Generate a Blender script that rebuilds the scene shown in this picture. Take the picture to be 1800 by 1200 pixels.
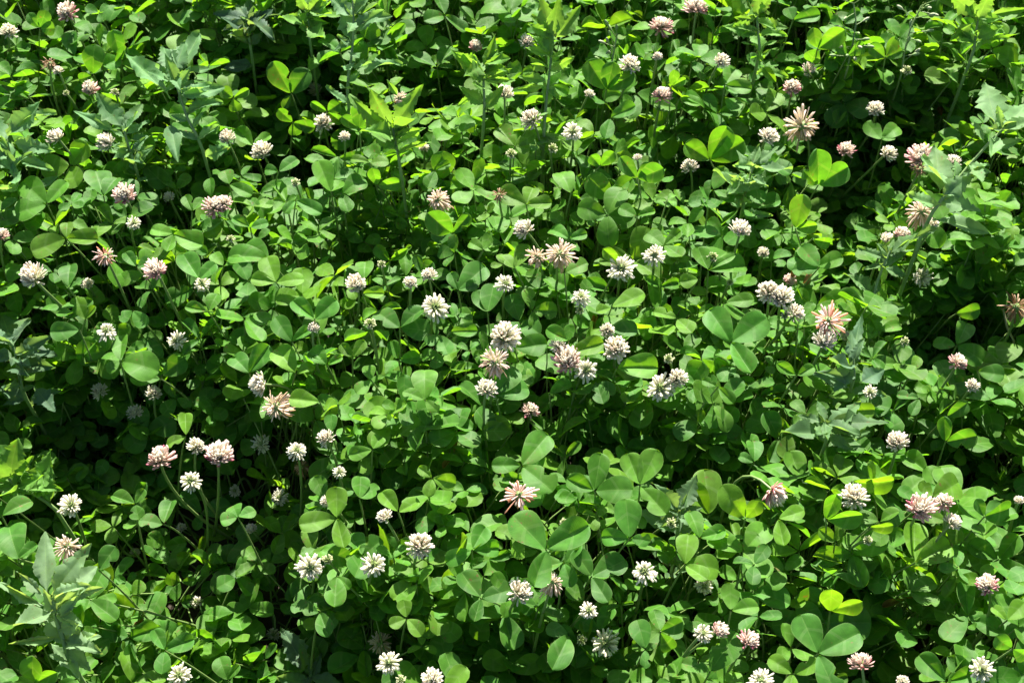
import bpy, math, random
import numpy as np
from mathutils import Vector, Matrix
from mathutils.bvhtree import BVHTree

for o in list(bpy.data.objects): bpy.data.objects.remove(o)
scene = bpy.context.scene
COL = scene.collection
random.seed(7); RNG = np.random.default_rng(11)

# ------------------------------------------------------------------ camera
PITCH = 52.0; DIST = 1.10; LENS = 50.0; Z0 = 0.20
cd = bpy.data.cameras.new('camera'); cam = bpy.data.objects.new('camera', cd); COL.objects.link(cam)
cam.location = (0, -DIST*math.cos(math.radians(PITCH)), Z0 + DIST*math.sin(math.radians(PITCH)))
cam.rotation_euler = (math.radians(90-PITCH), 0, 0)
cd.lens = LENS; cd.sensor_width = 36; cd.clip_start = 0.01; cd.clip_end = 500
cd.dof.use_dof = True; cd.dof.focus_distance = 1.04; cd.dof.aperture_fstop = 22
scene.camera = cam
# ------------------------------------------------------------------ light
SUN_EL, SUN_AZ = 43.0, 4.0            # azimuth measured from +Y (away from the camera) towards +X
w = bpy.data.worlds.new('World'); scene.world = w; w.use_nodes = True
nt = w.node_tree; nt.nodes.clear()
sky = nt.nodes.new('ShaderNodeTexSky'); sky.sky_type = 'NISHITA'; sky.sun_disc = False
sky.sun_elevation = math.radians(SUN_EL); sky.sun_rotation = math.radians(SUN_AZ)
bg = nt.nodes.new('ShaderNodeBackground'); bg.inputs[1].default_value = 0.05
wo = nt.nodes.new('ShaderNodeOutputWorld')
nt.links.new(sky.outputs[0], bg.inputs[0]); nt.links.new(bg.outputs[0], wo.inputs[0])
sd = np.array([math.sin(math.radians(SUN_AZ))*math.cos(math.radians(SUN_EL)),
               math.cos(math.radians(SUN_AZ))*math.cos(math.radians(SUN_EL)), math.sin(math.radians(SUN_EL))])
sl = bpy.data.lights.new('sun', 'SUN'); sl.energy = 5.0; sl.angle = math.radians(0.53); sl.color = (1, .955, .88)
so = bpy.data.objects.new('sun', sl); COL.objects.link(so)
so.rotation_euler = Vector(sd).to_track_quat('Z', 'Y').to_euler(); so.location = (0, 3, 5)
vs = scene.view_settings; vs.view_transform = 'Standard'; vs.look = 'None'; vs.gamma = 1; vs.exposure = 2.0
vs.use_curve_mapping = False
scene.render.engine = 'CYCLES'
cy = scene.cycles; cy.max_bounces = 8; cy.diffuse_bounces = 2; cy.transmission_bounces = 6; cy.glossy_bounces = 2

# ------------------------------------------------------------------ pixel -> place
FPX = 1800*LENS/36
CAM = np.array(cam.location); pr = math.radians(PITCH)
FW = np.array([0, math.cos(pr), -math.sin(pr)]); UP = np.array([0, math.sin(pr), math.cos(pr)]); RT = np.array([1., 0, 0])
def ray(px, py):
    d = FW + RT*(px-900)/FPX - UP*(py-600)/FPX
    return d/np.linalg.norm(d)
def on_z(px, py, z):
    d = ray(px, py); return CAM + d*((z-CAM[2])/d[2])
def on_plane(px, py, p, n):
    d = ray(px, py); return CAM + d*(np.dot(p-CAM, n)/np.dot(d, n))
def project(P):
    q = P-CAM; de = q@FW
    return 900+FPX*(q@RT)/de, 600-FPX*(q@UP)/de, de

# hollows of the canopy: px, py, half-width px, half-height px, depth m
DIPS = [(190,705,260,105,.095),(310,1040,225,135,.092,0),(330,880,190,80,.045,0),(110,800,90,70,.04,0),(1510,300,80,120,.07),(1640,140,80,80,.05),(1320,770,110,35,.07),(1730,495,115,80,.08),(1740,740,90,90,.07),
        (505,175,80,115,.11),(765,85,100,65,.10),(1500,385,50,60,.10),(940,1130,90,60,.06),(1560,1060,60,60,.07),
        (370,1120,120,70,.08),(1240,230,90,70,.07),(1500,180,110,90,.07),(430,60,70,50,.06),(60,780,60,60,.09),
        (700,780,120,40,.03),(1640,540,60,80,.05),(690,370,90,60,.03),(640,1100,90,80,.03),(1120,720,120,50,.03),
        (560,30,60,60,.07),(780,400,60,30,.03),(340,230,40,40,.06),(1330,300,60,50,.04),(60,600,90,60,.05)]
DW = []
for (a,b,rx,ry,h,*tuft) in DIPS:
    c = on_z(a,b,Z0); DW.append((c[0], c[1], rx/2270., ry/2270./math.sin(pr), h, .30 if not tuft else 0.))
def height(x, y):
    z = Z0 + .012*np.sin(9*x+1.3)*np.sin(8*y+.4) + .012*np.sin(31*x+2*y)*np.sin(34*y-3*x+1) + .010*np.sin(71*x+1.1*np.sin(20*y))*np.sin(66*y+2*np.sin(17*x))
    for (cx,cy_,rx,ry,h,tf) in DW:
        z = z - 1.5*h*np.exp(-(((x-cx)/(1.1*rx))**2+((y-cy_)/ry)**2)**1.5*.7)
        z = z + tf*h*np.exp(-((x-cx)/(rx*1.1))**2-((y-cy_-ry*1.25)/(ry*.45+.01))**2)      # a taller tuft added on the sunny side of each hollow to shade it
    return np.clip(z, .055, .250)
def surf(px, py, off=0., up=0.):
    z = Z0
    for i in range(14):
        p = on_z(px, py, z); h = float(height(p[0], p[1])); z = .5*z + .5*(h+up*max(0., Z0-.01-h)+off)
    return on_z(px, py, z)

# ------------------------------------------------------------------ materials
def new_mat(name):
    m = bpy.data.materials.new(name); m.use_nodes = True; m.node_tree.nodes.clear(); return m, m.node_tree.nodes, m.node_tree.links
def math_n(N, L, op, a, b=None):
    n = N.new('ShaderNodeMath'); n.operation = op
    for i, v in enumerate((a, b)):
        if v is None: continue
        if isinstance(v, (int, float)): n.inputs[i].default_value = v
        else: L.new(v, n.inputs[i])
    return n.outputs[0]
def mixc(N, L, f, a, b, mode='MIX'):
    n = N.new('ShaderNodeMix'); n.data_type = 'RGBA'; n.blend_type = mode
    for i, v in ((0, f), (6, a), (7, b)):
        if isinstance(v, (int, float)): n.inputs[i].default_value = v
        elif isinstance(v, tuple): n.inputs[i].default_value = v
        else: L.new(v, n.inputs[i])
    return n.outputs[2]
def leaf_mat(name, src, trans=.44, rough=.52, vein=1.0, transcol=(1.15, 1.25, .35, 1), bloom=0.):
    m, N, L = new_mat(name)
    if src == 'attr':
        a = N.new('ShaderNodeAttribute'); a.attribute_name = 'tint'; tint = a.outputs['Color']
    else:
        a = N.new('ShaderNodeObjectInfo'); tint = a.outputs['Color']
    uv = N.new('ShaderNodeUVMap'); sp = N.new('ShaderNodeSeparateXYZ'); L.new(uv.outputs[0], sp.inputs[0])
    U = math_n(N, L, 'ABSOLUTE', math_n(N, L, 'SUBTRACT', math_n(N, L, 'MULTIPLY', sp.outputs[0], 2.), 1.))
    T = sp.outputs[1]
    tc = N.new('ShaderNodeTexCoord'); geo = N.new('ShaderNodeNewGeometry')
    no = N.new('ShaderNodeTexNoise'); no.inputs['Scale'].default_value = 170; no.inputs['Detail'].default_value = 3
    L.new(geo.outputs['Position'], no.inputs['Vector'])
    ph = math_n(N, L, 'SUBTRACT', math_n(N, L, 'MULTIPLY', T, 62.), math_n(N, L, 'MULTIPLY', U, 26.))
    ph = math_n(N, L, 'ADD', ph, math_n(N, L, 'MULTIPLY', no.outputs['Fac'], 3.))
    ve = math_n(N, L, 'POWER', math_n(N, L, 'ABSOLUTE', math_n(N, L, 'SINE', ph)), 5.)
    mid = math_n(N, L, 'LESS_THAN', U, .035)
    rim = math_n(N, L, 'GREATER_THAN', U, .945)
    vn = math_n(N, L, 'MULTIPLY', ve, .13*vein)
    c = mixc(N, L, vn, tint, (.20, .30, .07, 1))
    c = mixc(N, L, math_n(N, L, 'MULTIPLY', mid, .35), c, (.16, .28, .07, 1))
    c = mixc(N, L, math_n(N, L, 'MULTIPLY', rim, .25), c, (.22, .33, .10, 1))
    mo = N.new('ShaderNodeMapRange'); L.new(no.outputs['Fac'], mo.inputs[0])
    mo.inputs[1].default_value = .3; mo.inputs[2].default_value = .75; mo.inputs[3].default_value = .80; mo.inputs[4].default_value = 1.18
    c = mixc(N, L, 1., c, mo.outputs[0], 'MULTIPLY')
    che = math_n(N, L, 'ABSOLUTE', math_n(N, L, 'SUBTRACT', T, math_n(N, L, 'SUBTRACT', .62, math_n(N, L, 'MULTIPLY', U, .22))))
    che = math_n(N, L, 'LESS_THAN', math_n(N, L, 'ADD', che, math_n(N, L, 'MULTIPLY', no.outputs['Fac'], .05)), .065)
    if not bloom: c = mixc(N, L, math_n(N, L, 'MULTIPLY', che, .13), c, (.26, .36, .16, 1))
    nb = N.new('ShaderNodeTexNoise'); nb.inputs['Scale'].default_value = 46; nb.inputs['Detail'].default_value = 2; L.new(geo.outputs['Position'], nb.inputs['Vector'])
    yl = N.new('ShaderNodeMapRange'); L.new(nb.outputs['Fac'], yl.inputs[0]); yl.inputs[1].default_value = .52; yl.inputs[2].default_value = .78; yl.inputs[4].default_value = .5
    c = mixc(N, L, yl.outputs[0], c, (.11, .20, .03, 1))
    ns = N.new('ShaderNodeTexNoise'); ns.inputs['Scale'].default_value = 330; ns.inputs['Detail'].default_value = 1; L.new(geo.outputs['Position'], ns.inputs['Vector'])
    c = mixc(N, L, math_n(N, L, 'MULTIPLY', math_n(N, L, 'GREATER_THAN', math_n(N, L, 'ADD', ns.outputs['Fac'], math_n(N, L, 'MULTIPLY', nb.outputs['Fac'], .5)), 1.03), .7), c, (.16, .10, .04, 1))
    if bloom:
        n2 = N.new('ShaderNodeTexNoise'); n2.inputs['Scale'].default_value = 900; n2.inputs['Detail'].default_value = 2
        L.new(geo.outputs['Position'], n2.inputs['Vector'])
        inner = math_n(N, L, 'POWER', math_n(N, L, 'SUBTRACT', 1., T), 1.3)
        c = mixc(N, L, math_n(N, L, 'MULTIPLY', math_n(N, L, 'MULTIPLY', n2.outputs['Fac'], inner), bloom), c, (.45, .52, .46, 1))
    bp = N.new('ShaderNodeBump'); bp.inputs['Strength'].default_value = .35; bp.inputs['Distance'].default_value = .0006
    L.new(math_n(N, L, 'ADD', math_n(N, L, 'MULTIPLY', ve, .25), no.outputs['Fac']), bp.inputs['Height'])
    p = N.new('ShaderNodeBsdfPrincipled'); L.new(c, p.inputs['Base Color']); L.new(bp.outputs[0], p.inputs['Normal'])
    p.inputs['Roughness'].default_value = rough; p.inputs['Specular IOR Level'].default_value = .20
    t = N.new('ShaderNodeBsdfTranslucent'); L.new(mixc(N, L, 1., c, transcol, 'MULTIPLY'), t.inputs[0])
    mx = N.new('ShaderNodeMixShader'); mx.inputs[0].default_value = trans
    L.new(p.outputs[0], mx.inputs[1]); L.new(t.outputs[0], mx.inputs[2])
    out = N.new('ShaderNodeOutputMaterial'); L.new(mx.outputs[0], out.inputs[0])
    return m
TC = (2.6, 2.3, .5, 1)
M_LEAF_S = leaf_mat('clover_leaf_bulk', 'attr', transcol=TC)
M_LEAF = leaf_mat('clover_leaf', 'obj', transcol=TC)
M_WEED = leaf_mat('goosefoot_leaf', 'obj', trans=.42, rough=.6, vein=.8, transcol=(2.4, 2.1, .7, 1), bloom=.18)
def petal_mat():
    m, N, L = new_mat('clover_petal')
    a = N.new('ShaderNodeAttribute'); a.attribute_name = 'tint'
    p = N.new('ShaderNodeBsdfPrincipled'); L.new(a.outputs['Color'], p.inputs['Base Color']); p.inputs['Roughness'].default_value = .6
    p.inputs['Specular IOR Level'].default_value = .25
    t = N.new('ShaderNodeBsdfTranslucent'); L.new(a.outputs['Color'], t.inputs[0])
    mx = N.new('ShaderNodeMixShader'); mx.inputs[0].default_value = .56
    L.new(p.outputs[0], mx.inputs[1]); L.new(t.outputs[0], mx.inputs[2])
    out = N.new('ShaderNodeOutputMaterial'); L.new(mx.outputs[0], out.inputs[0]); return m
M_PETAL = petal_mat()
def plain(name, col, rough=.55, scale=250, col2=None, bump=0.):
    m, N, L = new_mat(name)
    g = N.new('ShaderNodeNewGeometry'); n = N.new('ShaderNodeTexNoise'); n.inputs['Scale'].default_value = scale; n.inputs['Detail'].default_value = 6
    L.new(g.outputs['Position'], n.inputs['Vector'])
    c2 = col2 or tuple(v*.6 for v in col)
    c = mixc(N, L, n.outputs['Fac'], col+(1,), c2+(1,))
    p = N.new('ShaderNodeBsdfPrincipled'); L.new(c, p.inputs['Base Color']); p.inputs['Roughness'].default_value = rough
    if bump:
        b = N.new('ShaderNodeBump'); b.inputs['Strength'].default_value = bump; b.inputs['Distance'].default_value = .01
        L.new(n.outputs['Fac'], b.inputs['Height']); L.new(b.outputs[0], p.inputs['Normal'])
    out = N.new('ShaderNodeOutputMaterial'); L.new(p.outputs[0], out.inputs[0]); return m
M_STEM = plain('clover_stem', (.17, .26, .07), .5)
M_WSTEM = plain('goosefoot_stem', (.19, .30, .09), .6)
M_DRY = plain('dry_stalk', (.42, .38, .24), .7)
M_SOIL = plain('soil', (.050, .036, .022), .95, 40, (.022, .016, .010), .8)
M_CALYX = plain('calyx', (.16, .26, .06), .6)

# ------------------------------------------------------------------ object helpers
def link(name, data, mat=None, parent=None):
    o = bpy.data.objects.new(name, data); COL.objects.link(o)
    if mat is not None and data is not None and not data.materials: data.materials.append(mat)
    if parent is not None: o.parent = parent
    return o
def tag(o, label=None, cat=None, group=None, kind=None):
    if label: o['label'] = label
    if cat: o['category'] = cat
    if group: o['group'] = group
    if kind: o['kind'] = kind
    return o
def np_mesh(name, V, F4, uv=None, tint=None, smooth=True, sharp=None):
    """V (n,3), F4 (m,4) quads; uv/tint per vertex."""
    V = np.ascontiguousarray(V, dtype=np.float32); F4 = np.ascontiguousarray(F4, dtype=np.int32)
    me = bpy.data.meshes.new(name); me.vertices.add(len(V)); me.vertices.foreach_set('co', V.ravel())
    me.loops.add(F4.size); me.loops.foreach_set('vertex_index', F4.ravel())
    me.polygons.add(len(F4)); me.polygons.foreach_set('loop_start', np.arange(0, F4.size, 4, dtype=np.int32))
    if smooth: me.polygons.foreach_set('use_smooth', np.ones(len(F4), dtype=bool))
    me.update(calc_edges=True)
    if uv is not None:
        l = me.uv_layers.new(name='UVMap'); l.data.foreach_set('uv', np.ascontiguousarray(uv[F4.ravel()], dtype=np.float32).ravel())
    if tint is not None:
        a = me.attributes.new('tint', 'FLOAT_COLOR', 'POINT'); a.data.foreach_set('color', np.ascontiguousarray(tint, dtype=np.float32).ravel())
    return me
def grid_faces(nt_, nu):
    i = np.arange(nt_-1)[:, None]*nu + np.arange(nu-1)[None, :]
    return np.stack([i, i+1, i+nu+1, i+nu], -1).reshape(-1, 4)
def tube(P, R, sides=5):
    """quad tube through points P (n,3) with radii R"""
    P = np.asarray(P, float); n = len(P); V = []
    for i in range(n):
        t = P[min(i+1, n-1)]-P[max(i-1, 0)]; t = t/(np.linalg.norm(t)+1e-9)
        a = np.cross(t, [1., .2, .1]); a /= np.linalg.norm(a)+1e-9; b = np.cross(t, a)
        for k in range(sides):
            an = 2*math.pi*k/sides; V.append(P[i]+R[i]*(math.cos(an)*a+math.sin(an)*b))
    F = [(i*sides+k, i*sides+(k+1) % sides, (i+1)*sides+(k+1) % sides, (i+1)*sides+k) for i in range(n-1) for k in range(sides)]
    return np.array(V), np.array(F)
def bez(a, b, c, n):
    t = np.linspace(0, 1, n)[:, None]; return (1-t)**2*a+2*t*(1-t)*b+t*t*c
def nrm(v): v = np.asarray(v, float); return v/(np.linalg.norm(v)+1e-12)
def frame(o, along, normal, s=(1, 1, 1)):
    """local x = side, y = along the leaf, z = leaf normal"""
    y = nrm(along); z = np.asarray(normal, float); z = nrm(z-np.dot(z, y)*y); x = np.cross(y, z)
    return Matrix(((x[0]*s[0], y[0]*s[1], z[0]*s[2], o[0]), (x[1]*s[0], y[1]*s[1], z[1]*s[2], o[1]), (x[2]*s[0], y[2]*s[1], z[2]*s[2], o[2]), (0, 0, 0, 1)))

# ------------------------------------------------------------------ leaf shapes (unit length, unit width = full width 1)
def prof_clover(t):
    f = lambda q: (q**.66)*np.sqrt(np.maximum(1-q**2.7, 0)); return f(t)/f(np.linspace(0, 1, 201)).max()
def leaflet_local(u, t, fold, curl, ripple, seed, bite=None, width=None):
    """u (-1..1), t (0..1) grids -> local x,y,z for length 1, full width 1"""
    h = .5*prof_clover(t) if width is None else .5*width
    rs = np.random.default_rng(seed); p = rs.random(4)*6.28
    h = h*(1+.03*np.sin(5*t+p[0])*np.sign(u)+.018*np.sin(13*t+p[3]+2*u))
    if bite is not None:
        for (side, tc_, wd, dp) in bite:
            h = h*np.where(np.sign(u) == side, 1-dp*np.exp(-((t-tc_)/wd)**2), 1)
    x = u*h*math.cos(fold); z = np.abs(u)*h*math.sin(fold)
    z = z + curl*(t-.35)**2 + ripple*np.sin(7*t+p[1])*u*np.abs(u)*.5 + .02*np.sin(4*t+p[2])
    z = z - .25*math.sin(fold)*h*(np.abs(u)**3)
    y = t - .015*np.exp(-(u/.35)**2)*t**8
    return x, y, z
def leaf_grid(us, ts): return np.meshgrid(us, ts)          # U, T of shape (nt, nu)
US_H = np.array([-1, -.8, -.5, -.2, -.035, .035, .2, .5, .8, 1.]); TS_H = np.concatenate([[0, .04, .1, .2, .32, .44, .56, .68], [.78, .86, .92, .965, .99, 1.]])
US_L = np.array([-1, -.55, 0, .55, 1.]); TS_L = np.array([0, .12, .34, .58, .8, .95, 1.])
LEAFLETS = []
for k in range(16):
    U, T = leaf_grid(US_H, TS_H)
    fold = math.radians([4, 10, 16, 22, 28, 8, 14, 20, 34, 12, 6, 18, 12, 20, 50, 64][k]); curl = [.1, -.15, .05, -.25, .2, -.35, .15, -.1, .1, -.45, .3, -.2, -.1, 0., -.2, .15][k]
    bite = {10: [(1, .8, .1, .6)], 12: [(-1, .6, .12, .65), (1, .93, .08, .5)], 13: [(1, .45, .07, .6)]}.get(k)
    x, y, z = leaflet_local(U, T, fold, curl, .06, 100+k, bite)
    V = np.stack([x, y, z], -1).reshape(-1, 3); uv = np.stack([(U+1)/2, T], -1).reshape(-1, 2)
    LEAFLETS.append(np_mesh('leaflet', V, grid_faces(len(TS_H), len(US_H)), uv)); LEAFLETS[-1].materials.append(M_LEAF)
GREENS = [(.052, .162, .014), (.064, .182, .016), (.045, .148, .018), (.076, .198, .018), (.053, .170, .020), (.090, .206, .015)]
def tint_of(rs):
    c = np.array(GREENS[rs.integers(len(GREENS))]); return c*rs.uniform(.82, 1.2)

# goosefoot leaves: toothed rhombic blades
WEEDLEAF = []
for k in range(6):
    rs = np.random.default_rng(50+k); ts = np.linspace(0, 1, 40); us = np.array([-1, -.6, -.25, -.04, .04, .25, .6, 1.])
    U, T = leaf_grid(us, ts)
    wd = np.where(T < .38, (T/.38)**1.15, ((1-T)/.62)**.75)
    wd = np.maximum(wd, .03*(1-T)); nte = 5+k % 3
    saw = ((T*nte*1.15+.3*(U > 0)) % 1.)
    wd = wd*(1-(.30 if k < 4 else .16)*saw*(np.abs(U) > .5)*(T > .22)*(T < .97))
    wd = np.where(T < .16, np.maximum(.05, wd*((T/.16)**1.5)), wd)
    x, y, z = leaflet_local(U, T, math.radians([10, 18, 25, 8, 14, 30][k]), [-.15, .2, -.3, .1, -.2, .05][k], .12, 300+k, None, wd)
    y = T
    V = np.stack([x, y, z], -1).reshape(-1, 3); uv = np.stack([(U+1)/2, T], -1).reshape(-1, 2)
    WEEDLEAF.append(np_mesh('blade', V, grid_faces(len(ts), len(us)), uv)); WEEDLEAF[-1].materials.append(M_WEED)

# ------------------------------------------------------------------ flower heads (unit radius, +z = head axis)
def make_head(kind, seed):
    rs = np.random.default_rng(seed); VV = []; FF = []; CC = []; off = 0
    cfg = dict(W=(112, 4, 124), P=(112, 4, 126), F=(104, 3, 152), S=(84, 8, 122), G=(48, 4, 100), B=(76, 10, 165), D=(60, 20, 145))[kind]
    n, a0, a1 = cfg; a1 += rs.uniform(-22, 6); hb = rs.uniform(.65, 1.05); asym = rs.normal(0, .16, 3); cone = rs.uniform(.92, 1.12)
    for i in range(n):
        q = (i+.5)/n
        c0, c1 = math.cos(math.radians(a0)), math.cos(math.radians(a1))
        th = math.acos(c0+(c1-c0)*q)+rs.normal(0, .09); ph = i*2.39996+rs.normal(0, .18)
        d = np.array([math.sin(th)*math.cos(ph), math.sin(th)*math.sin(ph), math.cos(th)])
        side = nrm(np.cross([0, 0, 1.], d)); upd = np.cross(d, side)      # upd points "up" along the meridian
        upd = -upd if upd[2] < 0 else upd
        ln = rs.uniform(.76, 1.04)*(1+.8*asym@d); wd = rs.uniform(.085, .120); bend = hb; b0 = .14; d = nrm(d+rs.normal(0, .16 if kind in 'FDB' else .07, 3))
        deg = math.degrees(th)
        white = np.array([.90, .85, .74]); cream = np.array([.70, .72, .42]); green = np.array([.22, .34, .06])
        pink = np.array([.84, .50, .48]); rose = np.array([.62, .20, .27]); tan = np.array([.76, .56, .38]); brown = np.array([.34, .20, .10]); orange = np.array([.80, .40, .12])
        if kind == 'W':
            tip = white + rs.normal(0, .02, 3); base = cream
            if rs.random() < .3: tip = tip*.8+pink*.2
        elif kind == 'P':
            k = np.clip((deg-45)/65, 0, 1)*rs.uniform(.4, 1.0); tip = white*(1-k)+pink*k; base = pink*.5+cream*.5
            if deg > 92 and rs.random() < .25: tip = rose
        elif kind == 'F':
            k = np.clip((deg-40)/50, 0, 1); tip = (white*.75+pink*.25)*(1-k)+(tan if rs.random() < .45 else white*.5+pink*.5)*k; base = cream*.6+tan*.4
            bend = .35-1.15*k; ln *= rs.uniform(.75, 1.22); wd *= .62
        elif kind == 'S':
            if deg < 42: ln *= .55; tip = green*.6+cream*.5; base = green; wd *= .85
            else: tip = white+rs.normal(0, .02, 3); base = cream*.7+green*.3; ln *= rs.uniform(.9, 1.15)
            wd *= .85; bend = .2
        elif kind == 'G':
            tip = (cream*.7+white*.3) if deg > 45 else green*.7+cream*.3; base = green; ln *= .85; bend = .3
        elif kind == 'B':
            tip = tan if rs.random() < .5 else brown; base = brown; bend = -.45; ln *= rs.uniform(.7, 1.25); wd *= .55
        else:  # D: drooping pink star with few long florets
            tip = white*.62+pink*.38 if rs.random() < .7 else orange*.6+pink*.4; base = pink*.6+tan*.4; bend = -.35; ln *= rs.uniform(.7, 1.3); wd *= .62
        st = np.array([0, .25, .5, .72, .9, 1.]); wr_ = np.array([.35, .5, .8, 1.05, 1.0, .45])*wd; hr = np.array([.3, .5, .65, .6, .5, .2])*wd
        prev = None
        tw = rs.normal(0, .25)
        sv = side*math.cos(tw)+upd*math.sin(tw); uvv = upd*math.cos(tw)-side*math.sin(tw)
        for j, s in enumerate(st):
            c = d*(b0+(ln-b0)*s)+upd*bend*(s**2)*.55*math.sin(th)*(1 if deg < 150 else .3)
            for (e, f) in ((1, 0), (0, 1), (-1, 0), (0, -.4)):
                VV.append((c+sv*e*wr_[j]+uvv*f*hr[j])*np.array([1, 1, cone])-np.array([0, 0, .18 if kind in 'WP' else .05]))
                cc = base*(1-s**.8)+tip*s**.8; CC.append([*np.clip(cc, 0, .88), 1])
        m = len(st)
        FF += [(off+j*4+e, off+j*4+(e+1) % 4, off+(j+1)*4+(e+1) % 4, off+(j+1)*4+e) for j in range(m-1) for e in range(4)]
        o = off+(m-1)*4; FF.append((o, o+1, o+2, o+3)); off += m*4
    me = np_mesh('florets', np.array(VV), np.array(FF), None, np.array(CC)); me.materials.append(M_PETAL); return me
HEADS = {k: [make_head(k, 900+31*i+ord(k)) for i in range(8)] for k in 'WPFSGBD'}
def make_calyx():
    VV = []; FF = []; off = 0; rs = np.random.default_rng(3)
    prof = [(0, -.42), (.20, -.36), (.32, -.18), (.33, .02), (.24, .2), (.05, .28)]
    for (r, z) in prof:
        for k in range(7): a = 2*math.pi*k/7; VV.append((max(r, .01)*math.cos(a), max(r, .01)*math.sin(a), z))
    FF += [(i*7+k, i*7+(k+1) % 7, (i+1)*7+(k+1) % 7, (i+1)*7+k) for i in range(5) for k in range(7)]; off = 42
    for k in range(11):                     # green sepal teeth
        a = 2*math.pi*k/11; d = np.array([math.cos(a), math.sin(a), rs.uniform(-.5, .1)]); s = np.array([-math.sin(a), math.cos(a), 0])
        b = d*.2
        for p in (b-s*.06, b+s*.06, d*rs.uniform(.5, .62)+s*.012, d*.5-s*.012): VV.append(tuple(p))
        FF.append((off, off+1, off+2, off+3)); off += 4
    me = np_mesh('calyx', np.array(VV), np.array(FF)); me.materials.append(M_CALYX); return me
CALYX = make_calyx()

# ------------------------------------------------------------------ ground
def ground():
    n = 90; a = np.linspace(-1, 1, n); g = np.sign(a)*np.abs(a)**2.2*40
    X, Y = np.meshgrid(g, g); Z = .006*np.sin(31*X+3)*np.sin(27*Y)+.004*np.sin(71*X)*np.sin(83*Y+1)-.006
    o = link('ground', np_mesh('ground', np.stack([X, Y, Z], -1).reshape(-1, 3), grid_faces(n, n)), M_SOIL); tag(o, kind='structure')
ground()

# ==================================================================== DATA
M_POD = plain('seed_pod', (.30, .34, .18), .6)
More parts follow.
